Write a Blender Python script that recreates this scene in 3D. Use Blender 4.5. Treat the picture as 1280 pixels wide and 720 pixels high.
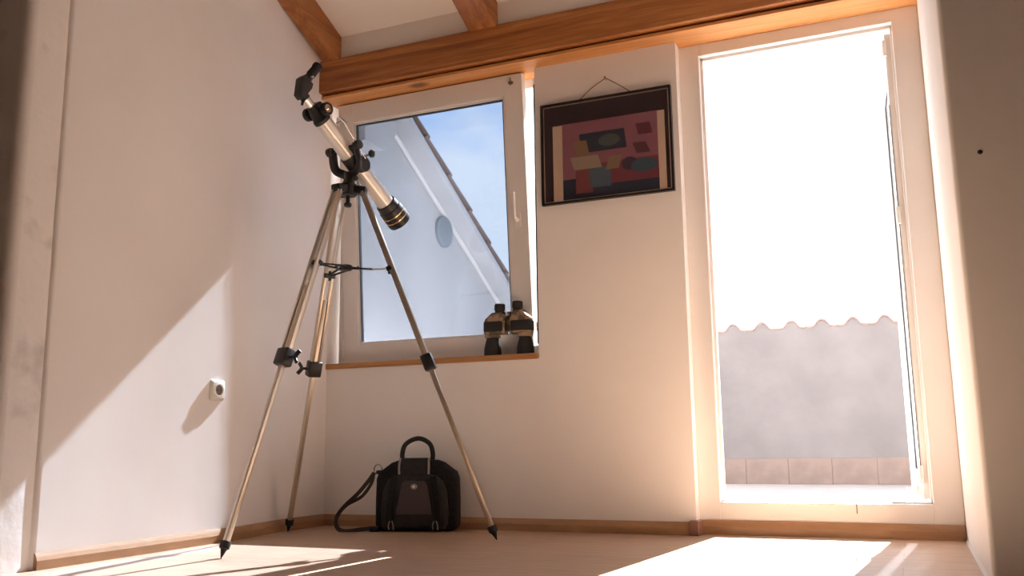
import bpy, bmesh, math, random
from mathutils import Vector, Matrix, noise
random.seed(7)
V = Vector
scene = bpy.context.scene
C = scene.collection
for o in list(bpy.data.objects): bpy.data.objects.remove(o)

# ------------------------------------------------------------------ camera
FPX, PITCH, YAW, ROLL = 1135.9, .1702, .4069, -.0126
CAM = V((2.6109, -3.7426, .3694))
cp, sp, cy, sy = math.cos(PITCH), math.sin(PITCH), math.cos(YAW), math.sin(YAW)
fw = V((-sy*cp, cy*cp, sp)); rt = V((cy, sy, 0)); up = rt.cross(fw)
rr = rt*math.cos(ROLL) + up*math.sin(ROLL); uu = up*math.cos(ROLL) - rt*math.sin(ROLL)
cd = bpy.data.cameras.new('camera'); cam = bpy.data.objects.new('camera', cd); C.objects.link(cam)
cd.sensor_width = 36; cd.lens = FPX/1280*36; cd.clip_start = .05
cam.matrix_world = Matrix(((rr.x, uu.x, -fw.x, CAM.x), (rr.y, uu.y, -fw.y, CAM.y), (rr.z, uu.z, -fw.z, CAM.z), (0, 0, 0, 1)))
scene.camera = cam

# ------------------------------------------------------------------ light
SUN = V((.090, 1, .93)).normalized()          # direction towards the sun
sl = bpy.data.lights.new('sun_offscreen', 'SUN'); sl.energy = 58; sl.angle = .0093; sl.color = (1, .985, .96)
so = bpy.data.objects.new('sun_offscreen', sl); C.objects.link(so); so.location = (3, 8, 9)
so.rotation_euler = SUN.to_track_quat('Z', 'Y').to_euler()
SKY = 3.0
w = bpy.data.worlds.new('sky'); scene.world = w; w.use_nodes = True
nt = w.node_tree; nt.nodes.clear()
def N(t, **k):
    n = nt.nodes.new(t)
    for a, b in k.items():
        if isinstance(b, tuple) and a == 'ins':
            pass
        setattr(n, a, b)
    return n
tc = N('ShaderNodeTexCoord')
ns = N('ShaderNodeTexNoise'); ns.inputs['Scale'].default_value = 2.6; ns.inputs['Detail'].default_value = 7; ns.inputs['Roughness'].default_value = .55
mp = N('ShaderNodeMapping'); mp.inputs['Scale'].default_value = (1, 1, 2.2); mp.inputs['Location'].default_value = (.35, .1, .2)
nt.links.new(tc.outputs['Generated'], mp.inputs['Vector']); nt.links.new(mp.outputs['Vector'], ns.inputs['Vector'])
cr = N('ShaderNodeValToRGB'); cr.color_ramp.elements[0].position = .36; cr.color_ramp.elements[1].position = .47
cr.color_ramp.elements[0].color = (.52, .70, 1, 1); cr.color_ramp.elements[1].color = (.93, .96, 1, 1)
nt.links.new(ns.outputs['Fac'], cr.inputs['Fac'])
bg = N('ShaderNodeBackground'); nt.links.new(cr.outputs['Color'], bg.inputs['Color']); bg.inputs['Strength'].default_value = SKY
wo = N('ShaderNodeOutputWorld'); nt.links.new(bg.outputs[0], wo.inputs['Surface'])
vs = scene.view_settings; vs.view_transform = 'Standard'; vs.look = 'None'; vs.gamma = 1; vs.exposure = 0.22; vs.use_curve_mapping = False
scene.cycles.max_bounces = 16; scene.cycles.diffuse_bounces = 10; scene.cycles.transparent_max_bounces = 16

# ------------------------------------------------------------------ materials
def mat(name, col, rough=.6, metal=0, col2=None, nscale=8, stretch=(1, 1, 1), bump=0, bscale=40, lo=.35, hi=.65, spec=.5, detail=5, bdist=.01):
    m = bpy.data.materials.new(name); m.use_nodes = True
    t = m.node_tree; b = t.nodes['Principled BSDF']
    b.inputs['Base Color'].default_value = (*col, 1); b.inputs['Roughness'].default_value = rough; b.inputs['Metallic'].default_value = metal
    b.inputs['Specular IOR Level'].default_value = spec
    c = t.nodes.new('ShaderNodeTexCoord'); mpn = t.nodes.new('ShaderNodeMapping'); mpn.inputs['Scale'].default_value = stretch
    t.links.new(c.outputs['Object'], mpn.inputs['Vector'])
    n = t.nodes.new('ShaderNodeTexNoise'); n.inputs['Scale'].default_value = nscale; n.inputs['Detail'].default_value = detail
    t.links.new(mpn.outputs['Vector'], n.inputs['Vector'])
    r = t.nodes.new('ShaderNodeValToRGB'); r.color_ramp.elements[0].position = lo; r.color_ramp.elements[1].position = hi
    r.color_ramp.elements[0].color = (*col, 1); r.color_ramp.elements[1].color = (*(col2 or tuple(x*.93 for x in col)), 1)
    t.links.new(n.outputs['Fac'], r.inputs['Fac']); t.links.new(r.outputs['Color'], b.inputs['Base Color'])
    if bump:
        n2 = t.nodes.new('ShaderNodeTexNoise'); n2.inputs['Scale'].default_value = bscale; n2.inputs['Detail'].default_value = 4
        t.links.new(mpn.outputs['Vector'], n2.inputs['Vector'])
        bp = t.nodes.new('ShaderNodeBump'); bp.inputs['Strength'].default_value = bump; bp.inputs['Distance'].default_value = bdist
        t.links.new(n2.outputs['Fac'], bp.inputs['Height']); t.links.new(bp.outputs['Normal'], b.inputs['Normal'])
    return m
def wood(name, dark, mid, light, stretch, rough=.45, knots=True):
    m = bpy.data.materials.new(name); m.use_nodes = True; t = m.node_tree; b = t.nodes['Principled BSDF']; b.inputs['Roughness'].default_value = rough
    c = t.nodes.new('ShaderNodeTexCoord'); mpn = t.nodes.new('ShaderNodeMapping'); mpn.inputs['Scale'].default_value = stretch
    t.links.new(c.outputs['Object'], mpn.inputs['Vector'])
    n = t.nodes.new('ShaderNodeTexNoise'); n.inputs['Scale'].default_value = 14; n.inputs['Detail'].default_value = 8; n.inputs['Distortion'].default_value = .8
    t.links.new(mpn.outputs['Vector'], n.inputs['Vector'])
    r = t.nodes.new('ShaderNodeValToRGB'); e = r.color_ramp.elements; e[0].position = .28; e[1].position = .72
    e[0].color = (*dark, 1); e[1].color = (*light, 1); k = e.new(.5); k.color = (*mid, 1)
    nb = t.nodes.new('ShaderNodeTexNoise'); nb.inputs['Scale'].default_value = 2.2; nb.inputs['Detail'].default_value = 3; nb.inputs['Distortion'].default_value = 1.2
    t.links.new(mpn.outputs['Vector'], nb.inputs['Vector'])
    mf = t.nodes.new('ShaderNodeMath'); mf.operation = 'MULTIPLY_ADD'; mf.inputs[1].default_value = .45; t.links.new(n.outputs['Fac'], mf.inputs[0])
    mg = t.nodes.new('ShaderNodeMath'); mg.operation = 'MULTIPLY_ADD'; mg.inputs[1].default_value = .9; mg.inputs[2].default_value = -.175; t.links.new(nb.outputs['Fac'], mg.inputs[0]); t.links.new(mg.outputs[0], mf.inputs[2])
    t.links.new(mf.outputs[0], r.inputs['Fac'])
    out = r.outputs['Color']
    if knots:
        vo = t.nodes.new('ShaderNodeTexVoronoi'); vo.inputs['Scale'].default_value = 3.2
        mp2 = t.nodes.new('ShaderNodeMapping'); mp2.inputs['Scale'].default_value = tuple(.55 if s < 1 else 1 for s in stretch)
        t.links.new(c.outputs['Object'], mp2.inputs['Vector']); t.links.new(mp2.outputs['Vector'], vo.inputs['Vector'])
        r2 = t.nodes.new('ShaderNodeValToRGB'); r2.color_ramp.elements[0].position = .05; r2.color_ramp.elements[1].position = .12
        r2.color_ramp.elements[0].color = (.25, .2, .18, 1); r2.color_ramp.elements[1].color = (1, 1, 1, 1)
        t.links.new(vo.outputs['Distance'], r2.inputs['Fac'])
        mm = t.nodes.new('ShaderNodeMixRGB'); mm.blend_type = 'MULTIPLY'; mm.inputs[0].default_value = 1
        t.links.new(out, mm.inputs[1]); t.links.new(r2.outputs['Color'], mm.inputs[2]); out = mm.outputs['Color']
    t.links.new(out, b.inputs['Base Color'])
    bp = t.nodes.new('ShaderNodeBump'); bp.inputs['Strength'].default_value = .15; bp.inputs['Distance'].default_value = .004
    t.links.new(n.outputs['Fac'], bp.inputs['Height']); t.links.new(bp.outputs['Normal'], b.inputs['Normal'])
    return m
def glass(name, trans=.9, gloss=.07, tint=(1, 1, 1), haze=.0, rough=.0):
    m = bpy.data.materials.new(name); m.use_nodes = True; t = m.node_tree; t.nodes.clear()
    tr = t.nodes.new('ShaderNodeBsdfTransparent'); tr.inputs[0].default_value = (*tint, 1)
    g = t.nodes.new('ShaderNodeBsdfGlossy'); g.inputs['Roughness'].default_value = rough
    mx1 = t.nodes.new('ShaderNodeMixShader'); lw = t.nodes.new('ShaderNodeLayerWeight'); lw.inputs['Blend'].default_value = .5
    p5 = t.nodes.new('ShaderNodeMath'); p5.operation = 'POWER'; p5.inputs[1].default_value = 5; t.links.new(lw.outputs['Facing'], p5.inputs[0])
    sc = t.nodes.new('ShaderNodeMath'); sc.operation = 'MULTIPLY_ADD'; sc.inputs[1].default_value = .97; sc.inputs[2].default_value = gloss*.5; t.links.new(p5.outputs[0], sc.inputs[0]); t.links.new(sc.outputs[0], mx1.inputs[0])
    t.links.new(tr.outputs[0], mx1.inputs[1]); t.links.new(g.outputs[0], mx1.inputs[2]); out = mx1
    if haze:
        d = t.nodes.new('ShaderNodeBsdfTranslucent'); d.inputs[0].default_value = (.9, .93, 1, 1)
        n = t.nodes.new('ShaderNodeTexNoise'); n.inputs['Scale'].default_value = 3; n.inputs['Detail'].default_value = 6
        ml = t.nodes.new('ShaderNodeMath'); ml.operation = 'MULTIPLY'; ml.inputs[1].default_value = haze*2
        c = t.nodes.new('ShaderNodeTexCoord'); t.links.new(c.outputs['Object'], n.inputs['Vector'])
        t.links.new(n.outputs['Fac'], ml.inputs[0])
        mx2 = t.nodes.new('ShaderNodeMixShader'); t.links.new(ml.outputs[0], mx2.inputs[0])
        t.links.new(mx1.outputs[0], mx2.inputs[1]); t.links.new(d.outputs[0], mx2.inputs[2]); out = mx2
    o = t.nodes.new('ShaderNodeOutputMaterial'); t.links.new(out.outputs[0], o.inputs[0]); return m

M = {}
M['plaster'] = mat('white_plaster', (.87, .84, .81), .9, col2=(.845, .81, .78), nscale=3, bump=.12, bscale=9, bdist=.008, spec=.2)
M['plaster_worn'] = mat('worn_plaster', (.84, .805, .77), .95, col2=(.55, .53, .51), nscale=7, lo=.62, hi=.85, bump=.3, bscale=14, spec=.1)
M['ceil'] = mat('ceiling_paint', (.84, .80, .75), .85, col2=(.81, .765, .71), nscale=2, bump=.15, bscale=9, spec=.2)
M['room'] = mat('rear_room_paint', (.50, .46, .43), .9, nscale=2, bump=.25, bscale=12, spec=.1)
M['beam'] = wood('varnished_pine', (.24, .078, .021), (.40, .145, .040), (.58, .25, .08), (.35, 6, 6))
M['lining'] = wood('light_pine', (.50, .21, .06), (.62, .29, .095), (.72, .36, .13), (.35, 6, 6))
M['rafter'] = wood('varnished_pine_rafter', (.20, .066, .018), (.33, .12, .033), (.46, .19, .06), (6, .35, 6))
M['sill'] = wood('sill_wood', (.30, .13, .04), (.46, .22, .075), (.58, .30, .11), (.5, 8, 8))
M['base'] = wood('laminate_baseboard', (.33, .18, .085), (.40, .225, .115), (.47, .275, .145), (1, 1, 5), .4, False)
M['floor'] = None
M['pvc'] = mat('white_pvc', (.82, .79, .76), .35, col2=(.79, .76, .73), nscale=4)
M['gasket'] = mat('dark_gasket', (.03, .035, .045), .6)
M['alu'] = mat('aluminium', (.62, .55, .46), .33, .85, col2=(.56, .49, .40), nscale=6, stretch=(4, 4, .5))
M['chrome'] = mat('chrome', (.82, .82, .80), .12, 1)
M['silver'] = mat('silver_paint', (.78, .75, .70), .28, .35, col2=(.75, .72, .67))
M['black'] = mat('black_plastic', (.012, .012, .013), .42, col2=(.02, .02, .022))
M['rubber'] = mat('black_rubber', (.016, .015, .015), .75, bump=.3, bscale=300, bdist=.001)
M['gold'] = mat('gold_ring', (.75, .50, .24), .25, .9)
M['lens'] = mat('coated_lens', (.02, .03, .04), .05, 0, spec=.9)
M['fabric'] = mat('black_nylon', (.011, .010, .010), .85, col2=(.02, .018, .017), nscale=60, bump=.5, bscale=420, bdist=.001, spec=.2)
M['fabric2'] = mat('black_nylon_smooth', (.017, .016, .016), .7, col2=(.026, .023, .022), nscale=40, bump=.4, bscale=300, bdist=.001, spec=.3)
M['grey'] = mat('grey_mesh_fabric', (.085, .067, .066), .8, col2=(.062, .05, .05), nscale=220, bump=.4, bscale=500, bdist=.001, spec=.2)
M['greyline'] = mat('grey_piping', (.30, .27, .25), .7)
M['strap'] = mat('dark_brown_webbing', (.03, .017, .012), .8, bump=.4, bscale=300, bdist=.001)
M['bino'] = mat('olive_tan_camouflage', (.33, .23, .14), .6, col2=(.11, .085, .055), nscale=28, lo=.45, hi=.55)
M['frame'] = mat('black_frame', (.012, .010, .010), .35)
M['matb'] = mat('dark_mat_board', (.030, .018, .024), .35, col2=(.036, .022, .027))
M['cream'] = mat('cream_paper', (.62, .47, .36), .5)
M['string'] = mat('hemp_string', (.25, .15, .08), .9)
M['socket'] = mat('white_socket', (.84, .81, .75), .3)
M['socketdark'] = mat('socket_recess', (.20, .17, .15), .4)
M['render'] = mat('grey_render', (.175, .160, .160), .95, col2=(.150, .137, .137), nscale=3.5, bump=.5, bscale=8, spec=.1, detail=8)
M['whitewash'] = mat('white_render', (.62, .605, .60), .95, col2=(.54, .53, .53), nscale=2.5, bump=.4, bscale=10, spec=.1)
M['skirt'] = mat('pink_stone_tile', (.17, .118, .10), .6, col2=(.135, .092, .078), nscale=9, lo=.4, hi=.62)
M['terr'] = mat('terrace_tile', (.38, .34, .33), .7, col2=(.33, .29, .28), nscale=8)
M['tile'] = mat('clay_roof_tile', (.26, .17, .14), .85, col2=(.19, .12, .10), nscale=12, bump=.3, bscale=40)
M['glass'] = glass('window_glass', gloss=.04, tint=(.43, .465, .515), haze=.003)
M['glass2'] = glass('door_glass', gloss=.08, tint=(.43, .465, .515))
M['picglass'] = glass('picture_glass', gloss=.045)

# laminate floor: planks drawn as tone + hairline joints
m = bpy.data.materials.new('laminate_floor'); m.use_nodes = True; t = m.node_tree; b = t.nodes['Principled BSDF']
b.inputs['Roughness'].default_value = .38; b.inputs['Specular IOR Level'].default_value = .4
c = t.nodes.new('ShaderNodeTexCoord')
br = t.nodes.new('ShaderNodeTexBrick'); br.inputs['Scale'].default_value = 1; br.inputs['Brick Width'].default_value = 1.28; br.inputs['Row Height'].default_value = .19
br.inputs['Mortar Size'].default_value = .0012; br.inputs['Color1'].default_value = (.46, .31, .215, 1); br.inputs['Color2'].default_value = (.51, .345, .24, 1); br.inputs['Mortar'].default_value = (.33, .19, .11, 1)
t.links.new(c.outputs['Object'], br.inputs['Vector'])
mpn = t.nodes.new('ShaderNodeMapping'); mpn.inputs['Scale'].default_value = (1.2, 9, 1); t.links.new(c.outputs['Object'], mpn.inputs['Vector'])
n = t.nodes.new('ShaderNodeTexNoise'); n.inputs['Scale'].default_value = 5; n.inputs['Detail'].default_value = 8; t.links.new(mpn.outputs['Vector'], n.inputs['Vector'])
r = t.nodes.new('ShaderNodeValToRGB'); r.color_ramp.elements[0].position = .3; r.color_ramp.elements[1].position = .7
r.color_ramp.elements[0].color = (.80, .78, .76, 1); r.color_ramp.elements[1].color = (1.1, 1.1, 1.1, 1); t.links.new(n.outputs['Fac'], r.inputs['Fac'])
mm = t.nodes.new('ShaderNodeMixRGB'); mm.blend_type = 'MULTIPLY'; mm.inputs[0].default_value = 1
t.links.new(br.outputs['Color'], mm.inputs[1]); t.links.new(r.outputs['Color'], mm.inputs[2]); t.links.new(mm.outputs['Color'], b.inputs['Base Color'])
M['floor'] = m

# print inside the picture frame: plain abstract colour fields (pink wall tone over dark teal, red, blue and tan patches)
def print_mat():
    m = bpy.data.materials.new('abstract_print'); m.use_nodes = True; t = m.node_tree; b = t.nodes['Principled BSDF']; b.inputs['Roughness'].default_value = .4
    c = t.nodes.new('ShaderNodeTexCoord'); sx = t.nodes.new('ShaderNodeSeparateXYZ'); t.links.new(c.outputs['Object'], sx.inputs[0])
    def ma(op, a, bb):
        n = t.nodes.new('ShaderNodeMath'); n.operation = op
        for i, v in enumerate((a, bb)):
            if isinstance(v, (int, float)): n.inputs[i].default_value = v
            else: t.links.new(v, n.inputs[i])
        return n.outputs[0]
    X, Z = sx.outputs[0], sx.outputs[2]
    cur = None
    def put(mask, col):
        nonlocal cur
        mxn = t.nodes.new('ShaderNodeMixRGB'); t.links.new(mask, mxn.inputs[0])
        if isinstance(cur, tuple): mxn.inputs[1].default_value = (*cur, 1)
        else: t.links.new(cur, mxn.inputs[1])
        mxn.inputs[2].default_value = (*col, 1); cur = mxn.outputs[0]
    def rect(x, z, hw, hh, sk=0.):
        xx = ma('ADD', ma('SUBTRACT', X, x), ma('MULTIPLY', ma('SUBTRACT', Z, z), sk))
        return ma('MULTIPLY', ma('LESS_THAN', ma('ABSOLUTE', xx, 0), hw), ma('LESS_THAN', ma('ABSOLUTE', ma('SUBTRACT', Z, z), 0), hh))
    def ell(x, z, a, bb):
        p = ma('POWER', ma('ABSOLUTE', ma('DIVIDE', ma('SUBTRACT', X, x), a), 0), 2); q = ma('POWER', ma('ABSOLUTE', ma('DIVIDE', ma('SUBTRACT', Z, z), bb), 0), 2)
        return ma('LESS_THAN', ma('ADD', p, q), 1)
    cur = (0.276, 0.111, 0.148)
    put(rect(0, -.135, .3, .05), (0.023, 0.028, 0.049))
    put(rect(-.03, .075, .105, .045, .1), (0.030, 0.039, 0.058))
    put(ell(.00, .075, .05, .028), (0.078, 0.099, 0.099))
    put(rect(.06, -.075, .16, .05), (0.187, 0.050, 0.065))
    put(rect(-.12, -.10, .04, .055), (0.194, 0.056, 0.060))
    put(rect(-.11, -.015, .065, .030, .3), (0.329, 0.250, 0.195))
    put(rect(-.13, .055, .030, .034, .2), (0.250, 0.164, 0.097))
    put(rect(-.045, -.09, .05, .045), (0.075, 0.111, 0.154))
    put(rect(.02, -.03, .03, .03, -.3), (0.252, 0.172, 0.111))
    put(ell(.09, -.045, .035, .03), (0.057, 0.035, 0.057))
    put(rect(.145, .02, .03, .025, .4), (0.097, 0.038, 0.048))
    put(ell(.155, -.06, .06, .03), (0.050, 0.093, 0.129))
    put(rect(.16, .105, .032, .026, .2), (0.115, 0.026, 0.042))
    t.links.new(cur, b.inputs['Base Color']); return m
M['print'] = print_mat()

# ------------------------------------------------------------------ mesh helpers
def obj(name, bm, m, parent=None, smooth=False, loc=None, sharp=None):
    me = bpy.data.meshes.new(name); bmesh.ops.recalc_face_normals(bm, faces=bm.faces); bm.to_mesh(me); bm.free()
    me.materials.append(M[m] if isinstance(m, str) else m)
    if smooth:
        for p in me.polygons: p.use_smooth = True
        me.set_sharp_from_angle(angle=sharp or math.radians(38))
    o = bpy.data.objects.new(name, me); C.objects.link(o)
    if loc: o.location = loc
    if parent: o.parent = parent
    return o
def thing(name, label, cat, loc=(0, 0, 0), rz=0, group=None, kind=None):
    o = bpy.data.objects.new(name, None); C.objects.link(o); o.location = loc; o.rotation_euler = (0, 0, rz); o.empty_display_size = .05
    if label: o['label'] = label
    if cat: o['category'] = cat
    if group: o['group'] = group
    if kind: o['kind'] = kind
    return o
def tag(o, label, cat, group=None, kind=None):
    if label: o['label'] = label
    if cat: o['category'] = cat
    if group: o['group'] = group
    if kind: o['kind'] = kind
    return o
def struct(o, label=None, cat=None):
    o['kind'] = 'structure'
    if label: o['label'] = label
    if cat: o['category'] = cat
    return o
def NB(): return bmesh.new()
def box(bm, x0, x1, y0, y1, z0, z1, bev=0, seg=2):
    r = bmesh.ops.create_cube(bm, size=1); vs_ = r['verts']
    for v in vs_: v.co = V(((x0+x1)/2+v.co.x*(x1-x0), (y0+y1)/2+v.co.y*(y1-y0), (z0+z1)/2+v.co.z*(z1-z0)))
    if bev:
        es = set(e for v in vs_ for e in v.link_edges); bmesh.ops.bevel(bm, geom=list(es), offset=bev, segments=seg, affect='EDGES', profile=.5)
    return bm
def frame_basis(d, ref=None):
    d = d.normalized(); ref = ref or (V((0, 0, 1)) if abs(d.z) < .95 else V((0, 1, 0)))
    a = ref.cross(d).normalized(); return a, d.cross(a).normalized(), d
def lathe(bm, p, d, prof, seg=24, cap=True):
    """profile [(t along d, radius)] around the axis p + t d"""
    a, b_, d = frame_basis(d); rings = []
    for tt, rad in prof:
        c_ = p + d*tt
        rings.append([bm.verts.new(c_ + (a*math.cos(2*math.pi*i/seg) + b_*math.sin(2*math.pi*i/seg))*rad) for i in range(seg)])
    for q in range(len(rings)-1):
        for i in range(seg):
            j = (i+1) % seg; bm.faces.new((rings[q][i], rings[q][j], rings[q+1][j], rings[q+1][i]))
    if cap:
        bm.faces.new(rings[0][::-1]); bm.faces.new(rings[-1])
    return bm
def cyl(bm, p, q, r0, r1=None, seg=20, bev=0):
    d = q-p; L = d.length; r1 = r0 if r1 is None else r1
    pr = [(0, r0), (L, r1)]
    if bev: pr = [(0, r0-bev), (bev, r0), (L-bev, r1), (L, r1-bev)]
    return lathe(bm, p, d, pr, seg)
def bar(bm, p, q, wa, wb, ref=None, bev=0):
    """rectangular bar from p to q; wa along (ref x d), wb along the other"""
    a, b_, d = frame_basis(q-p, ref); L = (q-p).length
    r = bmesh.ops.create_cube(bm, size=1); vs_ = r['verts']
    if bev:
        for v in vs_: v.co = V((v.co.x*wa, v.co.y*wb, (v.co.z+.5)*L))
        es = set(e for v in vs_ for e in v.link_edges)
        g = bmesh.ops.bevel(bm, geom=list(es), offset=bev, segments=2, affect='EDGES', profile=.5); vs_ = list(set(v for f in g['faces'] for v in f.verts) | set(v for v in vs_ if v.is_valid))
        for v in vs_: co = v.co.copy(); v.co = p + a*co.x + b_*co.y + d*co.z
    else:
        for v in vs_: v.co = p + a*(v.co.x*wa) + b_*(v.co.y*wb) + d*((v.co.z+.5)*L)
    return bm
def smooth_path(pts, n=8):
    out = []; P = [pts[0]*2-pts[1]] + pts + [pts[-1]*2-pts[-2]]
    for i in range(1, len(P)-2):
        for k in range(n):
            t_ = k/n; p0, p1, p2, p3 = P[i-1], P[i], P[i+1], P[i+2]
            out.append(.5*((2*p1) + (p2-p0)*t_ + (2*p0-5*p1+4*p2-p3)*t_*t_ + (3*p1-p0-3*p2+p3)*t_**3))
    out.append(pts[-1]); return out
def sweep(bm, pts, ra, rb=None, seg=8, ref=None, n=6, flat=False, cap=True, radii=None):
    pts = smooth_path(pts, n) if n else pts
    rb = rb or ra; rings = []; prev = None
    for i, p in enumerate(pts):
        d = (pts[min(i+1, len(pts)-1)] - pts[max(i-1, 0)]).normalized()
        if prev is None: a, b_, _ = frame_basis(d, ref)
        else:
            a = (prev - d*prev.dot(d)).normalized(); b_ = d.cross(a)
        prev = a; s = radii(i/(len(pts)-1)) if radii else 1
        if flat: ring = [p + a*ra*s*x + b_*rb*s*y for x, y in ((1, 1), (-1, 1), (-1, -1), (1, -1))]
        else: ring = [p + a*ra*s*math.cos(2*math.pi*k/seg) + b_*rb*s*math.sin(2*math.pi*k/seg) for k in range(seg)]
        rings.append([bm.verts.new(c_) for c_ in ring])
    m_ = len(rings[0])
    for q in range(len(rings)-1):
        for i in range(m_):
            j = (i+1) % m_; bm.faces.new((rings[q][i], rings[q][j], rings[q+1][j], rings[q+1][i]))
    if cap: bm.faces.new(rings[0][::-1]); bm.faces.new(rings[-1])
    return bm
def prism(bm, poly, axis, lo, hi, bev=0, seg=2):
    """poly of 2D points extruded along axis ('x','y','z')"""
    def mk(p, h): return {'x': V((h, p[0], p[1])), 'y': V((p[0], h, p[1])), 'z': V((p[0], p[1], h))}[axis]
    a = [bm.verts.new(mk(p, lo)) for p in poly]; b_ = [bm.verts.new(mk(p, hi)) for p in poly]
    fs = [bm.faces.new(a), bm.faces.new(b_[::-1])]; n_ = len(poly)
    for i in range(n_): fs.append(bm.faces.new((a[i], b_[i], b_[(i+1) % n_], a[(i+1) % n_])))
    bmesh.ops.recalc_face_normals(bm, faces=fs)
    if bev: bmesh.ops.bevel(bm, geom=list(set(e for f in fs[:2] for e in f.edges)), offset=bev, segments=seg, affect='EDGES', profile=.5)
    return bm
def arc(cx, cz, r, a0, a1, n): return [(cx + r*math.cos(math.radians(a0+(a1-a0)*i/n)), cz + r*math.sin(math.radians(a0+(a1-a0)*i/n))) for i in range(n+1)]

# ------------------------------------------------------------------ room shell
XR = 2.77; YL = -1.655; YLE = -1.81; YR = -1.10; X1 = 1.793; YD = .07; ZB = 2.12
RX0, RX1, RY = -1.6, 5.0, -6.0
bm = NB(); box(bm, RX0-.1, RX1+.1, RY-.1, .24, -.12, 0); struct(obj('floor', bm, 'floor'))

# left wall: a softly uneven plaster face running from the window wall to its rounded end, then the room opens to the left
def wallx(y, z):
    s = min(1, max(0, (-y-.30)/.46)); s = s*s*(3-2*s)
    return .058*s + .012*max(0, -y-.7) + .004*noise.noise(V((3.1, y*1.7, z*1.5)))*s
bm = NB()
ys = [.0, -.03] + [-.06 - .05*i for i in range(34)]; ys = [y for y in ys if y > YL+.02] + [YL+.02, YL+.012, YL+.006, YL, YL-.004]
zs = [i*.1 for i in range(0, 34)]
grid = []
for y in ys:
    off = 0
    if y <= YL+.006: off = -.004
    if y <= YL: off = -.014
    if y < YL: off = -.020
    grid.append([bm.verts.new((wallx(y, z)+off+.0, y, z)) for z in zs])
for i in range(len(ys)-1):
    for k in range(len(zs)-1): bm.faces.new((grid[i][k], grid[i+1][k], grid[i+1][k+1], grid[i][k+1]))
wl = struct(obj('wall_left', bm, 'plaster', smooth=True, sharp=math.radians(80)))
# worn rounded end of the left wall + the wall face turned to the camera
bm = NB()
prof = [(.058, YL+.01), (.066, YL-.03), (.066, YLE+.035)] + [(.031+.035*math.cos(a), YLE+.035-.035*math.sin(a)) for a in [math.pi/2*i/6 for i in range(7)]] + [(RX0, YLE), (RX0, YLE+.12), (-.14, YLE+.12), (-.14, YL+.01)]
prism(bm, prof, 'z', 0, 3.3); struct(obj('wall_front_left', bm, 'plaster_worn', smooth=True, sharp=math.radians(40)))
bm = NB(); box(bm, -.16, -.03, YL, .24, 0, 3.3); struct(obj('wall_left_core', bm, 'plaster'))
# right wall: reveal with rounded front corner, then the dark face turned to the camera
bm = NB()
r_ = .014
prof = [(XR, .24), (XR, YR+r_)] + [(XR+r_-r_*math.cos(a), YR+r_-r_*math.sin(a)) for a in [math.pi/2*i/6 for i in range(1, 7)]] + [(RX1, YR), (RX1, YR+.15), (XR+.15, YR+.15), (XR+.15, .24)]
prism(bm, prof, 'z', 0, 3.3); wr = struct(obj('wall_right', bm, 'plaster', smooth=True, sharp=math.radians(40)))
bm = NB(); lathe(bm, V((2.84, YR+.002, 1.124)), V((0, -1, 0)), [(0, .007), (.004, .006), (.006, .003)], 10); obj('wall_plug', bm, 'black', wr)
bm = NB(); prism(bm, [(XR, 0), (XR-.007, 0), (XR, .012)], 'y', YR+.03, YD); obj('caulk_bead', bm, 'pvc', wr)
# window wall
bm = NB()
box(bm, -.03, 1.125, 0, .20, 0, .745)
box(bm, 1.125, X1, 0, .20, 0, 2.104)
box(bm, -.03, XR+.05, .135, .20, 2.08, 2.6)
box(bm, X1-.05, XR+.05, YD+.005, .20, 0, .06)
struct(obj('wall_back', bm, 'plaster'))
# infill strip above the beam and sloped ceiling
def zc(y): return 2.417 + .426*(-.1-y)
bm = NB(); box(bm, 0, XR, -.10, .03, 2.28, 2.46); struct(obj('wall_above_beam', bm, 'ceil'))
YRIDGE = -3.9
YCE = -1.9
bm = NB(); prism(bm, [(.1, zc(.1)), (YCE, zc(YCE)), (YCE, zc(YCE)+.15), (.1, zc(.1)+.15)], 'x', RX0-.1, RX1+.1)
struct(obj('ceiling', bm, 'ceil'))
bm = NB(); prism(bm, [(YCE, zc(YCE)), (YRIDGE, zc(YRIDGE)), (YRIDGE, zc(YRIDGE)+.15), (YCE, zc(YCE)+.15)], 'x', RX0-.1, RX1+.1); prism(bm, [(YRIDGE, zc(YRIDGE)), (RY-.1, zc(YRIDGE)-.9), (RY-.1, zc(YRIDGE)-.75), (YRIDGE, zc(YRIDGE)+.15)], 'x', RX0-.1, RX1+.1)
struct(obj('ceiling_rear', bm, 'room'))
bm = NB(); box(bm, RX0-.1, RX1+.1, RY-.1, RY, 0, 4.2); struct(obj('wall_rear', bm, 'room'))
bm = NB(); box(bm, RX0-.1, RX0, RY-.1, YLE+.12, 0, 4.4); struct(obj('wall_rear_left', bm, 'ceil'))
bm = NB(); box(bm, RX1, RX1+.1, RY-.1, YR+.15, 0, 4.4); struct(obj('wall_rear_right', bm, 'room'))

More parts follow.
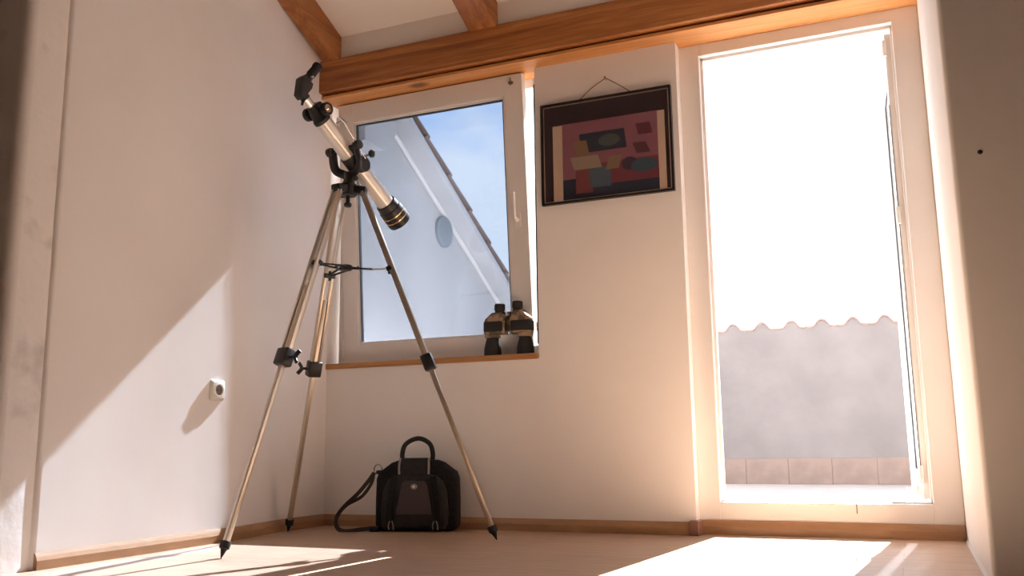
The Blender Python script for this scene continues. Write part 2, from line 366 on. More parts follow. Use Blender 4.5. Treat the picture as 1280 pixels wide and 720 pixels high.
# baseboards
def baseprof(h=.052, d=.02): return [(0, 0), (d, 0), (d, h*.55), (d*.72, h*.8), (d*.45, h), (0, h)]
bm = NB(); yy = [0, -.25, -.35, -.45, -.55, -.65, -.76, -1.0, -1.3, YL+.012]
rings = [[bm.verts.new((p[0]+wallx(y, 0)-.004, y, p[1])) for p in baseprof()] for y in yy]
for i in range(len(yy)-1):
    for k in range(6): bm.faces.new((rings[i][k], rings[i+1][k], rings[i+1][(k+1) % 6], rings[i][(k+1) % 6]))
bm.faces.new(rings[0]); bm.faces.new(rings[-1][::-1])
struct(obj('baseboard_left', bm, 'base'))
bm = NB(); prism(bm, [(-p[0], p[1]) for p in baseprof()], 'x', .012, X1-.012); struct(obj('baseboard_back', bm, 'base'))
bm = NB(); prism(bm, [(YD-.0-p[0], p[1]) for p in baseprof(.056, .022)], 'x', X1+.012, XR-.004); struct(obj('baseboard_door', bm, 'base'))
M['jointcap'] = mat('brown_joint_cap', (.26, .13, .09), .5)
bm = NB(); box(bm, X1-.026, X1+.014, -.027, YD-.018, 0, .058, .004); struct(obj('trim_1', bm, 'jointcap'))

# beam with a groove in its underside, two rafters
bm = NB()
YB0, YB1, ZT = -.12, .132, 2.300
ZBB = 2.130
prism(bm, [(YB0, ZBB+.005), (YB0+.006, ZBB), (-.055, ZBB), (-.055, 2.119), (YB1, 2.119), (YB1, ZT), (YB0+.006, ZT), (YB0, ZT-.006)], 'x', 0.0, XR)
tag(obj('ceiling_beam', bm, 'beam'), 'long varnished brown timber beam running over window and door', 'beam')
bm = NB(); box(bm, .0, XR, -.098, .134, 2.104, 2.119, .002)
tag(obj('lining_board', bm, 'lining'), 'light orange pine board under the dark beam above window and door', 'board')
def rafter(x0, x1, yend, label):
    bm = NB()
    zb = lambda y: 2.292 + .426*(-.12-y)
    prism(bm, [(-.095, zb(-.095)), (yend, zb(yend)), (yend, zc(yend)+.01), (-.095, zc(-.095)+.01)], 'x', x0, x1, .004)
    return tag(obj('rafter', bm, 'rafter'), label, 'rafter')
rafter(0.02, .115, -1.85, 'sloping varnished timber rafter lying along the top of the left wall')
rafter(.845, .985, -1.85, 'sloping varnished timber rafter resting on the beam above the window sash')

# ------------------------------------------------------------------ window
win = thing('window_1', None, None, (0, 0, 0), kind='structure')
def ring_frame(bm, x0, x1, z0, z1, wl_, wr_, wb_, wt_, y0, y1, bev=.004):
    box(bm, x0, x0+wl_, y0, y1, z0, z1, bev); box(bm, x1-wr_, x1, y0, y1, z0, z1, bev)
    box(bm, x0+wl_-.002, x1-wr_+.002, y0, y1, z0, z0+wb_, bev); box(bm, x0+wl_-.002, x1-wr_+.002, y0, y1, z1-wt_, z1, bev)
bm = NB(); ring_frame(bm, -.005, 1.125, .765, 2.106, .055, .045, .05, .05, .105, .17)
ff = obj('fixed_frame', bm, 'pvc', win)
bm = NB(); box(bm, 1.079, 1.083, .098, .106, .82, 2.07); obj('gasket', bm, 'gasket', ff)
bm = NB(); box(bm, -.0, 1.122, -.012, .115, .742, .768, .003); obj('window_sill', bm, 'sill', win)
# sash in tilt position: hinged at the bottom, top leaning into the room
sash_loc = V((0, .10, .775)); tilt = math.atan2(.098, 1.31)
SX0, SX1, SH = .035, 1.06, 1.326
GX0, GX1, GZ0, GZ1 = .122, .963, .095, 1.225
bm = NB()
box(bm, SX0, GX0, 0, .045, 0, SH, .004); box(bm, GX1, SX1, 0, .045, 0, SH, .004)
box(bm, GX0-.002, GX1+.002, 0, .045, 0, GZ0, .004); box(bm, GX0-.002, GX1+.002, 0, .045, GZ1, SH, .004)
for (a0, a1, b0, b1) in ((GX0, GX0+.010, GZ0, GZ1), (GX1-.010, GX1, GZ0, GZ1), (GX0, GX1, GZ0, GZ0+.010), (GX0, GX1, GZ1-.010, GZ1)):
    box(bm, a0, a1, .010, .035, b0, b1, .002)
sash = obj('sash', bm, 'pvc', win, loc=sash_loc); sash.rotation_euler = (tilt, 0, 0)
bm = NB()
for (a0, a1, b0, b1) in ((GX0+.010, GX0+.014, GZ0+.01, GZ1-.01), (GX1-.014, GX1-.010, GZ0+.01, GZ1-.01), (GX0+.01, GX1-.01, GZ1-.015, GZ1-.010)):
    box(bm, a0, a1, .012, .03, b0, b1)
obj('gasket', bm, 'gasket', sash)
bm = NB(); box(bm, GX0+.008, GX1-.008, .020, .024, GZ0+.008, GZ1-.008); obj('glass_pane', bm, 'glass', sash)
h = NB(); hx, hz = 1.012, .625
box(h, hx-.016, hx+.016, -.010, 0, hz-.035, hz+.035, .006); cyl(h, V((hx, -.008, hz)), V((hx, -.035, hz)), .009)
sweep(h, [V((hx, -.034, hz)), V((hx, -.043, hz+.02)), V((hx, -.044, hz+.07)), V((hx, -.042, hz+.125))], .009, .006, ref=V((1, 0, 0)))
obj('handle', h, 'pvc', sash, smooth=True)
h = NB(); box(h, hx-.02, hx+.005, -.006, .002, SH-.05, SH-.035, .002); box(h, hx-.012, hx-.004, -.009, 0, SH-.055, SH-.02, .002); obj('corner_fitting', h, 'chrome', sash)
for zz in (.02, SH*.5, SH-.16):
    h = NB(); cyl(h, V((SX0-.004, .004, zz)), V((SX0-.004, .004, zz+.10)), .009, bev=.002); obj('hinge', h, 'pvc', sash, smooth=True)

# ------------------------------------------------------------------ balcony door
door = thing('door_1', None, None, (0, 0, 0), kind='structure')
bm = NB(); DX0, DX1, DZ0, DZ1 = 1.880, 2.668, .128, 2.05
ring_frame(bm, X1-.002, XR+.0, .045, 2.106, DX0-X1+.002, XR-DX1, DZ0-.045, 2.106-DZ1, YD, YD+.06)
for (a0, a1, b0, b1) in ((DX0-.002, DX0+.012, DZ0, DZ1), (DX1-.008, DX1+.002, DZ0, DZ1), (DX0, DX1, DZ1-.014, DZ1), (DX0, DX1, DZ0-.002, DZ0+.006)):
    box(bm, a0, a1, YD+.03, YD+.058, b0, b1, .002)
df = obj('door_frame', bm, 'pvc', door)
bm = NB(); box(bm, 2.3965, 2.4, YD-.0012, YD+.001, .09, .128); obj('drain_mark', bm, 'string', df)
# leaf swung outwards a little short of a right angle
leaf = thing('door_leaf', None, None, (2.664, .132, 0)); leaf.parent = door; leaf.rotation_euler = (0, 0, math.radians(93.0))
LW, LZ0, LZ1 = .77, .14, 2.03           # local x runs along the leaf, local y across it (to world -x)
bm = NB(); ring_frame(bm, 0, LW, LZ0, LZ1, .085, .085, .10, .085, -.028, .028)
obj('leaf_frame', bm, 'pvc', leaf)
bm = NB()
for (a0, a1, b0, b1) in ((.083, .092, LZ0+.1, LZ1-.085), (LW-.092, LW-.083, LZ0+.1, LZ1-.085), (.085, LW-.085, LZ0+.098, LZ0+.106), (.085, LW-.085, LZ1-.092, LZ1-.083)):
    box(bm, a0, a1, -.009, .009, b0, b1)
box(bm, .0, .004, .0275, .0300, LZ0+.08, 1.72); obj('gasket', bm, 'gasket', leaf)
bm = NB(); box(bm, .088, LW-.088, -.006, .006, LZ0+.103, LZ1-.088); obj('glass_pane', bm, 'glass2', leaf)
for zz in (.20, 1.22, 1.93):
    h = NB(); cyl(h, V((-.004, .03, zz)), V((-.004, .03, zz+.07)), .009, bev=.002); box(h, .0, .05, .027, .036, zz+.01, zz+.06, .003); obj('hinge', h, 'pvc', leaf, smooth=True)
h = NB(); box(h, LW-.06, LW-.028, .028, .037, 1.20, 1.36, .006); cyl(h, V((LW-.044, .036, 1.31)), V((LW-.044, .072, 1.31)), .009)
sweep(h, [V((LW-.044, .070, 1.31)), V((LW-.07, .078, 1.31)), V((LW-.13, .078, 1.31)), V((LW-.165, .076, 1.305))], .009, .007)
obj('handle', h, 'pvc', leaf, smooth=True)
h = NB(); box(h, .02, .06, .028, .05, .155, .195, .004); cyl(h, V((.04, .05, .178)), V((.04, .085, .182)), .008, .004); obj('door_stay', h, 'pvc', leaf, smooth=True)

# ------------------------------------------------------------------ terrace outside
ZF = .06; YP = 3.2
bm = NB(); box(bm, -.05, 4.6, .20, YP+.02, -.2, ZF); struct(obj('floor_terrace', bm, 'terr'))
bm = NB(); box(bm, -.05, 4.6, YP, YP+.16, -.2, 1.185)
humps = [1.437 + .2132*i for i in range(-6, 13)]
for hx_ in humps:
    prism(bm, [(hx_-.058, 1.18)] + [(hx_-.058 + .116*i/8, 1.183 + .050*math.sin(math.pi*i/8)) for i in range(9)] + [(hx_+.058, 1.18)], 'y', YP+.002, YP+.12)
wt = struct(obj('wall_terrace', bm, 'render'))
x = -.02; i = 0
proto = None
while x < 4.2:
    if proto is None:
        bm = NB(); box(bm, .0007, .2993, -.012, 0, 0, .185, .0015, 1); proto = obj('skirting_tile', bm, 'skirt', wt); o = proto
    else:
        o = proto.copy(); C.objects.link(o); o.parent = wt
    o.location = (x, YP+.001+.002*random.random(), ZF-.003+.004*random.random()); x += .30
proto = None
for hx_ in humps:
    if proto is None:
        bm = NB(); top = [(-.105, .004), (-.085, .001)] + [(-.058+.116*i/10, .006+.050*math.sin(math.pi*i/10)) for i in range(11)] + [(.085, .001), (.108, .004)]
        poly = top + [(p[0], p[1]+.012) for p in top[::-1]]
        a = [bm.verts.new((p[0], 0, p[1])) for p in poly]; b_ = [bm.verts.new((p[0], .42, p[1]-.20)) for p in poly]
        n_ = len(poly); h_ = n_//2
        for i in range(n_): bm.faces.new((a[i], b_[i], b_[(i+1) % n_], a[(i+1) % n_]))
        for i in range(h_-1):
            for s_ in (a, b_): bm.faces.new((s_[i], s_[i+1], s_[n_-2-i], s_[n_-1-i]))
        proto = obj('roof_tile', bm, 'tile', wt, smooth=True); o = proto
    else: o = proto.copy(); C.objects.link(o); o.parent = wt
    o.location = (hx_, YP-.008+.006*random.random(), 1.181)
# side wall of the terrace with the raking roof verge over it
def zv(y): return 2.200 - .549*(y-.52)
bm = NB(); prism(bm, [(.2, -.2), (YP+.16, -.2), (YP+.16, zv(YP+.16)+.02), (.2, zv(.2)+.02)], 'x', -.20, 0)
wtl = struct(obj('wall_terrace_left', bm, 'whitewash'))
bm = NB(); prism(bm, [(.2, zv(.2)), (3.9, zv(3.9)), (3.9, zv(3.9)+.055), (.2, zv(.2)+.055)], 'x', -1.6, .14, .006)
rv = struct(obj('roof_verge', bm, 'whitewash'))
L_ = .36; ang = math.atan(.549); proto = None
for i in range(12):
    y = .16 + i*L_*math.cos(ang)*.9
    if proto is None:
        bm = NB(); prism(bm, [(-.14, 0), (.012, 0), (.014, .012), (.0, .030), (-.05, .040), (-.11, .03), (-.14, .012)], 'y', 0, L_)
        proto = obj('verge_tile', bm, 'tile', rv); o = proto
    else: o = proto.copy(); C.objects.link(o); o.parent = rv
    o.location = (.14, y, zv(y)+.058); o.rotation_euler = (-ang+.065, 0, 0)
# moulding where wall and soffit meet, a curved purlin end, and a round vent cover
bm = NB(); sweep(bm, [V((.012, y, zv(y)-.012)) for y in (.25, 1.0, 2.0, 3.1)], .014, n=2); obj('cove_moulding', bm, 'pvc', wtl, smooth=True)
bm = NB(); zc0 = zv(.56)+.004
prism(bm, [(.22, zc0+.06), (.22, zc0-.20), (.40, zc0-.20)] + [(.42+.10*math.sin(a), zc0-.19+.10*(1-math.cos(a))) for a in [math.pi/2*i/6 for i in range(1, 7)]] + [(.545, zc0-.07), (.55, zc0)], 'x', -.001, .06); obj('corbel', bm, 'whitewash', wtl)
M['vent'] = mat('bluegrey_vent', (.27, .31, .34), .6)
bm = NB(); lathe(bm, V((0, 1.218, 1.694)), V((1, 0, 0)), [(0, .10), (.02, .10), (.028, .09), (.028, .02), (.032, .0)], 28, cap=False); obj('vent_cover', bm, 'vent', wtl, smooth=True)
# roof overhang of the house above window and door
bm = NB(); prism(bm, [(.15, 2.55), (.60, 2.40), (.60, 2.48), (.15, 2.66)], 'x', -1.6, 4.6); struct(obj('roof_overhang', bm, 'whitewash'))

# ------------------------------------------------------------------ picture
PX, PZ = 1.464, 1.668
pic = thing('framed_picture', 'black framed pink and teal print with dark mat hanging from a nail by string', 'picture', (PX, -.001, PZ))
W2, H2 = .305, .238
bm = NB()
for (a0, a1, b0, b1) in ((-W2, -W2+.010, -H2, H2), (W2-.010, W2, -H2, H2), (-W2+.009, W2-.009, -H2, -H2+.010), (-W2+.009, W2-.009, H2-.010, H2)): box(bm, a0, a1, -.022, 0, b0, b1, .002)
obj('frame', bm, 'frame', pic)
bm = NB()
for (a0, a1, b0, b1) in ((-W2+.013, -W2+.016, -H2+.012, H2-.012), (W2-.016, W2-.013, -H2+.012, H2-.012), (-W2+.013, W2-.013, -H2+.012, -H2+.015), (-W2+.013, W2-.013, H2-.015, H2-.012)): box(bm, a0, a1, -.0148, -.0125, b0, b1)
obj('gold_line', bm, 'cream', pic)
bm = NB(); box(bm, -W2+.006, W2-.006, -.012, -.002, -H2+.006, H2-.006); obj('mat_board', bm, 'matb', pic)
bm = NB(); box(bm, -.248, .272, -.0132, -.011, -.224, .130); obj('paper', bm, 'cream', pic)
bm = NB(); box(bm, -.2205, .2205, -.0008, .0008, -.1775, .1775); obj('print', bm, 'print', pic, loc=(.019, -.0136, -.0455))
bm = NB(); box(bm, -W2+.009, W2-.009, -.0175, -.016, -H2+.009, H2-.009); obj('glass', bm, 'picglass', pic)
bm = NB(); cyl(bm, V((.010, .004, .318)), V((.010, -.020, .322)), .003); lathe(bm, V((.010, -.019, .322)), V((0, -1, 0)), [(0, .006), (.003, .005)], 10); obj('nail', bm, 'gold', pic, smooth=True)
bm = NB(); sweep(bm, [V((-.125, -.006, H2-.004)), V((-.06, -.008, .285)), V((.006, -.010, .320))], .0022, n=3, seg=6); sweep(bm, [V((.014, -.010, .320)), V((.07, -.008, .281)), V((.13, -.006, H2-.004))], .0022, n=3, seg=6)
obj('hanging_string', bm, 'string', pic, smooth=True)

# ------------------------------------------------------------------ wall socket (left wall)
sk = thing('wall_socket', 'white surface-mounted power socket on the sunlit left wall', 'socket', (.057, -.842, .598))
bm = NB(); box(bm, 0, .012, -.041, .041, -.041, .041, .008, 3); obj('housing', bm, 'socket', sk, smooth=True)
bm = NB(); box(bm, .006, .0155, -.036, .036, -.036, .036, .006, 3); obj('face_plate', bm, 'socket', sk, smooth=True)
bm = NB(); lathe(bm, V((.0155, 0, 0)), V((1, 0, 0)), [(-.001, .026), (.003, .026), (.003, .0225), (-.0006, .0215), (-.0004, .0)], 28, cap=False); obj('socket_well', bm, 'socket', sk, smooth=True)
bm = NB(); lathe(bm, V((.0153, 0, 0)), V((1, 0, 0)), [(0, .0205), (.0008, .0205)], 28)
rec = obj('recess', bm, 'socketdark', sk)
for dy in (-.0095, .0095):
    bm = NB(); lathe(bm, V((.0159, dy, 0)), V((1, 0, 0)), [(0, .003), (.0008, .003)], 10); obj('pin_hole', bm, 'black', rec)

# ------------------------------------------------------------------ binoculars on the sill
bi = thing('binoculars', 'olive and black binoculars standing upright on the wooden window sill', 'binoculars', (.966, .032, .768), math.radians(4))
for s, top in ((-1, .0), (1, .008)):
    cxo = s*.079; cxe = s*.043
    bm = NB(); lathe(bm, V((cxo, 0, 0)), V((0, 0, 1)), [(0, .037), (.003, .040), (.03, .0395), (.055, .034), (.075, .029), (.085, .028)], 28); obj('objective_barrel', bm, 'rubber', bi, smooth=True)
    bm = NB(); lathe(bm, V((cxo, 0, .080)), V((0, 0, 1)), [(0, .029), (.002, .036), (.016, .037), (.020, .034)], 28); obj('barrel_ring', bm, 'bino', bi, smooth=True)
    bm = NB()
    x0, x1 = sorted((s*.012, s*.112))
    body = [(x0, .097), (x1, .097), (x1-(.004 if s > 0 else 0), .165), (x1-(.04 if s > 0 else .018), .195+top), (x0+(.018 if s > 0 else .04), .195+top), (x0+(0 if s > 0 else .004), .165)]
    prism(bm, body, 'y', -.034, .034, .010, 3); pb = obj('prism_housing', bm, 'bino', bi, smooth=True)
    bm = NB(); box(bm, x0-.001 if s < 0 else x0+.004, x1+.001 if s > 0 else x1-.004, -.0365, .0365, .103, .158, .010, 3); obj('rubber_armour', bm, 'rubber', pb, smooth=True)
    bm = NB(); lathe(bm, V((cxe, 0, .190+top)), V((0, 0, 1)), [(0, .024), (.008, .024), (.010, .021), (.014, .0225), (.020, .0255), (.044, .0245), (.047, .021), (.042, .018)], 24); obj('eyepiece', bm, 'rubber', bi, smooth=True)
bm = NB(); cyl(bm, V((0, 0, .11)), V((0, 0, .178)), .011); box(bm, -.03, .03, -.012, .012, .115, .128, .003); box(bm, -.03, .03, -.012, .012, .160, .172, .003); obj('bridge', bm, 'bino', bi, smooth=True)
bm = NB(); cyl(bm, V((0, -.004, .176)), V((0, -.004, .198)), .017, bev=.002); obj('focus_wheel', bm, 'chrome', bi, smooth=True)

# ------------------------------------------------------------------ camera bag
bag = thing('laptop_bag', 'black padded shoulder bag with grey front panel on the floor under the window', 'bag', (.588, -.128, 0), math.radians(15))
def outline(w, h_, r, n=6, topw=.62):
    """rounded bag outline, wide bottom, sloping shoulders"""
    pts = [(-w+r, 0), (w-r, 0)] + arc(w-r, r, r, -90, 0, n)[1:] + [(w*1.0, h_*.45), (w*.985, h_*.74)] + [(w*.93, h_*.83), (w*topw, h_*.965), (w*topw-.03, h_)]
    return pts + [(-x, z) for x, z in pts[::-1][:-2]]
bm = NB(); prism(bm, outline(.184, .305, .035), 'y', -.05, .062, .024, 4); body = obj('body', bm, 'fabric', bag, smooth=True, sharp=math.radians(60))
bm = NB(); prism(bm, [(-.135, .012), (.135, .012), (.146, .03), (.150, .08), (.142, .17), (.125, .215), (.10, .236), (.06, .246), (-.06, .246), (-.10, .236), (-.125, .215), (-.142, .17), (-.150, .08), (-.146, .03)], 'y', -.082, -.03, .018, 3); fp = obj('front_pocket', bm, 'fabric2', bag, smooth=True, sharp=math.radians(60))
bm = NB(); prism(bm, [(-.078, .073), (.082, .073), (.080, .09), (.062, .20), (.050, .218), (-.040, .218), (-.052, .205), (-.076, .09)], 'y', -.091, -.07, .006, 2); gp = obj('grey_panel', bm, 'grey', fp, smooth=True, sharp=math.radians(60))
bm = NB(); lathe(bm, V((.004, -.090, .193)), V((0, -1, 0)), [(0, .0125), (.003, .0115), (.0045, .009), (.0045, .0)], 20, cap=False)
for v in bm.verts: v.co.x = .004 + (v.co.x-.004)*1.25
eb = obj('emblem', bm, 'greyline', gp, smooth=True)
bm = NB(); box(bm, -.001, .009, -.0955, -.094, .1905, .1955); box(bm, .0025, .0055, -.0955, -.094, .187, .199); obj('cross_mark', bm, 'socket', gp)
bm = NB(); prism(bm, [(-.062, .238), (.060, .238), (.058, .315), (-.058, .315)], 'y', -.076, -.02, .010, 2); obj('top_flap', bm, 'fabric2', bag, smooth=True, sharp=math.radians(60))
for s in (-1, 1):
    bm = NB(); sweep(bm, [V((s*.066, -.077, .245)), V((s*.0665, -.077, .28)), V((s*.064, -.066, .315))], .0045, .002, flat=True, ref=V((0, 1, 0)), n=3); obj('webbing', bm, 'greyline', bag)
    bm = NB(); sweep(bm, [V((s*.108, -.083, .02)), V((s*.106, -.086, .09)), V((s*.098, -.085, .17)), V((s*.085, -.078, .235))], .014, .003, flat=True, ref=V((0, 1, 0)), n=4); obj('compression_strap', bm, 'fabric', bag)
    for dx in (-.010, .010):
        bm = NB(); sweep(bm, [V((s*.098+dx, -.085, .012)), V((s*.098+dx*1.1, -.090, .03)), V((s*.098+dx*.5, -.088, .048))], .0028, n=3, seg=6); obj('zip_pull', bm, 'greyline', bag, smooth=True)
bm = NB(); sweep(bm, [V((-.070, -.0, .290)), V((-.073, -.0, .335)), V((-.055, -.0, .378)), V((0, -.0, .400)), V((.050, -.0, .378)), V((.066, -.0, .335)), V((.063, -.0, .290))], .0105, .014, ref=V((0, 1, 0)), n=8, seg=12); obj('handle', bm, 'rubber', bag, smooth=True)
bm = NB(); box(bm, .01, .085, -.086, -.078, .216, .222, .001); obj('zip_line', bm, 'fabric', bag)
# side D-ring and shoulder strap that trails on the floor
bm = NB(); lathe_pts = [V((-.182+.018*math.cos(a), -.01, .268+.020*math.sin(a))) for a in [2*math.pi*i/14 for i in range(15)]]
sweep(bm, lathe_pts, .003, n=0, seg=6, cap=False); obj('strap_ring', bm, 'chrome', bag, smooth=True)
bm = NB(); box(bm, -.188, -.150, -.022, .008, .245, .262, .004); obj('ring_tab', bm, 'fabric2', bag)
bm = NB(); sweep(bm, [V((-.19+(p[0]+.205)*.83, p[1], p[2])) for p in ((-.215, -.01, .252), (-.245, -.02, .215), (-.30, -.03, .160), (-.37, -.04, .105), (-.405, -.05, .060), (-.400, -.06, .022), (-.37, -.07, .006), (-.32, -.075, .005), (-.27, -.06, .010), (-.20, -.05, .014))], .0085, .0028, flat=True, ref=V((0, 1, 0)), n=6); obj('shoulder_strap', bm, 'strap', bag, smooth=True)
bm = NB(); sweep(bm, [V((-.19+(p[0]+.205)*.83, p[1], p[2])) for p in ((-.217, -.012, .250), (-.228, -.02, .205), (-.275, -.03, .150), (-.345, -.04, .118), (-.375, -.04, .098))], .007, .0025, flat=True, ref=V((0, 1, 0)), n=6); obj('strap_tail', bm, 'strap', bag, smooth=True)
bm = NB(); box(bm, -.205, -.160, -.065, -.03, .0, .022, .006); obj('strap_anchor', bm, 'fabric2', bag)

# ------------------------------------------------------------------ tripod
HC = V((.52, -.62, 1.42))
tri = thing('tripod', 'tall aluminium tripod with black clamps standing before the window', 'tripod', (HC.x, HC.y, 0))
def lo(p): return V((p.x-HC.x, p.y-HC.y, p.z))
feet = [V((.431, -1.208, 0)), V((.055, -.345, 0)), V((1.089, -.393, 0))]
O = V((0, 0, 0))
hub = V((0, 0, HC.z))
bm = NB(); cyl(bm, hub+V((0, 0, -.015)), hub+V((0, 0, .035)), .038, bev=.004)
lathe(bm, hub+V((0, 0, .033)), V((0, 0, 1)), [(0, .03), (.012, .022), (.03, .016), (.045, .016)], 20)
for F in feet:
    d = V((F.x-HC.x, F.y-HC.y, 0)).normalized(); bar(bm, hub+d*.015+V((0, 0, .012)), hub+d*.078+V((0, 0, .004)), .050, .034, V((0, 0, 1)), .006)
head = obj('head', bm, 'black', tri, smooth=True)
bm = NB(); cyl(bm, hub+V((0, 0, -.05)), hub+V((0, 0, -.012)), .009); lathe(bm, hub+V((0, 0, -.062)), V((0, 0, 1)), [(0, .012), (.004, .016), (.014, .016), (.018, .012)], 12); obj('centre_screw', bm, 'black', head, smooth=True)
tops = []
for k, F in enumerate(feet):
    Fl = lo(F); d0 = V((Fl.x, Fl.y, 0)).normalized(); tang = V((-d0.y, d0.x, 0)); top = hub + d0*.064 + V((0, 0, -.002))
    ax = (Fl-top).normalized(); L = (Fl-top).length; cl = .505
    tops.append((top, ax, L, tang, d0))
    bm = NB()
    for s in (-1, 1): bar(bm, top+tang*s*.0165, top+tang*s*.0165+ax*L*(cl+.01), .011, .024, tang.cross(ax), .003)
    leg = obj('leg', bm, 'alu', tri, smooth=True)
    bm = NB(); bar(bm, top+ax*L*.30, top+ax*(L-.052), .020, .021, tang.cross(ax), .005); obj('lower_tube', bm, 'alu', leg, smooth=True)
    bm = NB(); c0 = top+ax*L*cl; bar(bm, c0-ax*.034, c0+ax*.034, .060, .046, tang.cross(ax), .007); obj('clamp', bm, 'black', leg, smooth=True)
    # wing screw
    side = tang*(1 if k == 0 else 1)
    bm = NB(); s0 = c0+side*.028; cyl(bm, s0, s0+side*.026, .006)
    wv = ax; lathe(bm, s0+side*.024, side, [(0, .008), (.010, .008)], 12)
    for q in (-1, 1): sweep(bm, [s0+side*.026, s0+side*.034+wv*q*.012, s0+side*.044+wv*q*.024], .0055, .0085, n=3)
    obj('wing_screw', bm, 'black', leg, smooth=True)
    bm = NB(); lathe(bm, top+ax*(L-.058), ax, [(0, .017), (.003, .0185), (.024, .0175), (.028, .011), (.050, .004), (.058, .0015)], 16); obj('foot', bm, 'rubber', leg, smooth=True)
    bm = NB(); cyl(bm, top-tang*.034+ax*.008, top+tang*.034+ax*.008, .007); obj('hinge_bolt', bm, 'chrome', leg, smooth=True)
# spreader
zs_ = 1.09; cs = V((0, 0, zs_+.008))
bm = NB(); lathe(bm, cs+V((0, 0, -.012)), V((0, 0, 1)), [(0, .018), (.004, .024), (.02, .024), (.024, .018)], 18); sp_ = obj('spreader', bm, 'black', tri, smooth=True)
for k, (top, ax, L, tang, d0) in enumerate(tops):
    tt = (zs_-top.z)/ax.z; e = top+ax*tt-d0*.012
    bm = NB()
    for s in (-1, 1): bar(bm, cs+tang*s*.016+V((0, 0, s*.006)), e-d0*(.07 if k == 2 else .006)+tang*s*.006, .008, .006, V((0, 0, 1)))
    bar(bm, cs+d0*.05-tang*.016, cs+d0*.05+tang*.016, .006, .006, V((0, 0, 1)))
    obj('spreader_arm', bm, 'black', sp_)
    if k == 2:
        bm = NB(); cyl(bm, e-d0*.09, e, .0035); obj('spreader_rod', bm, 'chrome', sp_, smooth=True)
    bm = NB(); bar(bm, e-tang*.024, e+tang*.024, .022, .020, ax, .003); cyl(bm, e+V((0, 0, -.022)), e+V((0, 0, .02)), .006); obj('leg_bracket', bm, 'black', sp_, smooth=True)

# ------------------------------------------------------------------ telescope on the tripod
A = V((.18349, .78532, -.59127)).normalized(); P0 = V((.54265, -.61, 1.5518))
Hs = A.cross(V((0, 0, 1))).normalized(); Nn = Hs.cross(A).normalized()
base = V((.53, -.625, 1.463))
tel = thing('telescope', 'silver refractor telescope with black dew shield tilted down on the tripod', 'telescope', base)
def T(t, h=0, n=0): return P0 + A*t + Hs*h + Nn*n - base
bm = NB(); lathe(bm, T(0), A, [(-.225, .0345), (.245, .0375)], 36); tube = obj('main_tube', bm, 'silver', tel, smooth=True)
bm = NB(); lathe(bm, T(0), A, [(.232, .036), (.234, .046), (.262, .048), (.266, .052), (.340, .054), (.348, .052), (.348, .046), (.335, .046)], 36, cap=False); ds = obj('dew_shield', bm, 'black', tel, smooth=True)
for tt in (.292, .316):
    bm = NB(); lathe(bm, T(0), A, [(tt-.0022, .0528), (tt-.0022, .0545), (tt+.0022, .0545), (tt+.0022, .0528)], 36, cap=False); obj('gold_ring', bm, 'gold', ds, smooth=True)
bm = NB(); lathe(bm, T(0), A, [(.330, .0465), (.338, .03), (.341, .0)], 32, cap=False); obj('objective_lens', bm, 'lens', ds, smooth=True)
bm = NB(); lathe(bm, T(0), A, [(-.222, .0375), (-.236, .0375), (-.240, .034), (-.262, .030), (-.292, .022), (-.300, .022)], 30); bar(bm, T(-.290, 0, .012), T(-.236, 0, .016), .060, .040, Hs, .006)
foc = obj('focuser', bm, 'black', tel, smooth=True)
bm = NB(); cyl(bm, T(-.264, -.07, .008), T(-.264, .07, .008), .005); obj('focus_shaft', bm, 'chrome', foc, smooth=True)
for s in (-1, 1):
    bm = NB(); lathe(bm, T(-.264, s*.040, .008), Hs*s, [(0, .016), (.003, .027), (.022, .027), (.025, .025), (.025, .019), (.020, .018)], 24); kn = obj('focus_knob', bm, 'rubber', foc, smooth=True)
    bm = NB(); lathe(bm, T(-.264, s*.0605, .008), Hs*s, [(0, .0185), (.003, .017)], 20); obj('knob_cap', bm, 'chrome', kn, smooth=True)
bm = NB(); lathe(bm, T(0), A, [(-.350, .0165), (-.297, .0165)], 24); obj('draw_tube', bm, 'chrome', foc, smooth=True)
bm = NB(); lathe(bm, T(0), A, [(-.352, .021), (-.338, .021)], 20); cyl(bm, T(-.339, .0, -.02), T(-.339, .012, -.045), .0055); dg_ = obj('collar', bm, 'black', foc, smooth=True)
# star diagonal: a prism box whose mirror face is cut off at 45 degrees
bm = NB(); q = []
for hh in (-.021, .021): q.append([bm.verts.new(T(t_, hh, n_)) for t_, n_ in ((-.350, -.024), (-.350, .044), (-.358, .064), (-.408, .064), (-.412, .040), (-.376, -.024))])
bm.faces.new(q[0]); bm.faces.new(q[1][::-1])
for i in range(6): bm.faces.new((q[0][i], q[1][i], q[1][(i+1) % 6], q[0][(i+1) % 6]))
bmesh.ops.recalc_face_normals(bm, faces=bm.faces); bmesh.ops.bevel(bm, geom=list(bm.edges), offset=.003, segments=2, affect='EDGES', profile=.5)
dia = obj('star_diagonal', bm, 'black', tel, smooth=True)
bm = NB(); lathe(bm, T(-.383, 0, .062), Nn, [(0, .018), (.022, .018), (.024, .0155), (.036, .0155), (.039, .019), (.082, .018), (.088, .021), (.100, .0215), (.104, .017)], 24); obj('eyepiece', bm, 'rubber', dia, smooth=True)
bm = NB(); cyl(bm, T(-.383, .017, .074), T(-.383, .034, .074), .004); obj('lock_screw', bm, 'chrome', dia, smooth=True)
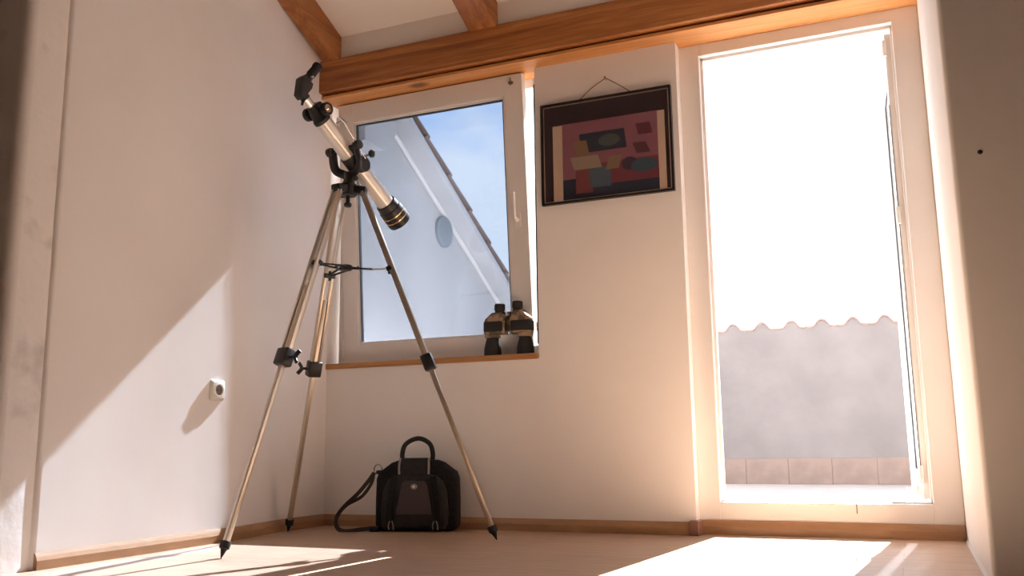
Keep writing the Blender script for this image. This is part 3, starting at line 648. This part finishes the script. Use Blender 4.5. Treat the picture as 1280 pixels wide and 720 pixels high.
# yoke mount
pc = T(-.075); yb = V((0, 0, .035))
bm = NB()
for s in (-1, 1):
    sweep(bm, [yb+V((0, 0, -.01)), yb+Hs*s*.035+V((0, 0, .004)), yb*.55+pc*.45+Hs*s*.072+V((0, 0, -.015)), pc+Hs*s*.070+Nn*.0], .011, .019, ref=Hs, n=6, seg=10)
lathe(bm, V((0, 0, -.010)), V((0, 0, 1)), [(0, .022), (.012, .022), (.016, .017), (.034, .019), (.05, .024)], 20)
yoke = obj('yoke_mount', bm, 'black', tel, smooth=True)
for s in (-1, 1):
    bm = NB(); lathe(bm, pc+Hs*s*.060, Hs*s, [(0, .010), (.004, .017), (.014, .017), (.018, .020), (.034, .019), (.037, .014)], 18); obj('altitude_knob', bm, 'black', yoke, smooth=True)
bm = NB(); lathe(bm, T(0), A, [(-.040, .0360), (-.040, .0415), (.030, .0420), (.030, .0360)], 30, cap=False)
for s in (-1, 1): cyl(bm, pc+Hs*s*.030, pc+Hs*s*.062, .008); bar(bm, pc+Hs*s*.037, T(0, s*.040), .018, .006, Hs)
obj('tube_saddle', bm, 'black', tel, smooth=True)
bm = NB(); lathe(bm, T(.012, .050, -.012), Hs, [(-.022, .030), (-.018, .034), (.008, .034), (.012, .030)], 24); obj('altitude_clamp', bm, 'black', yoke, smooth=True)
bm = NB(); cyl(bm, T(-.012, .055, .010), T(-.012, .105, .010), .0045); obj('clamp_bolt', bm, 'chrome', yoke, smooth=True)
bm = NB(); lathe(bm, T(-.012, .098, .010), Hs, [(0, .010), (.004, .017), (.012, .017), (.016, .010)], 7); obj('clamp_knob', bm, 'black', yoke, smooth=True)
# slow-motion rod with its bracket near the focuser
bm = NB(); cyl(bm, T(-.185, .035, .020), T(-.180, .066, .034), .0045); cyl(bm, T(-.200, .060, .034), T(-.165, .068, .034), .007); obj('rod_bracket', bm, 'chrome', tube, smooth=True)
bm = NB(); cyl(bm, T(-.195, .064, .034), T(.000, .062, .006), .0033); obj('slow_motion_rod', bm, 'chrome', tube, smooth=True)
# azimuth lock screw on the neck
bm = NB(); cyl(bm, V((.015, -.01, .0)), V((.045, -.025, .004)), .004); lathe(bm, V((.040, -.023, .003)), V((.9, -.42, .1)), [(0, .008), (.003, .012), (.012, .012), (.015, .008)], 8); obj('azimuth_screw', bm, 'black', yoke, smooth=True)
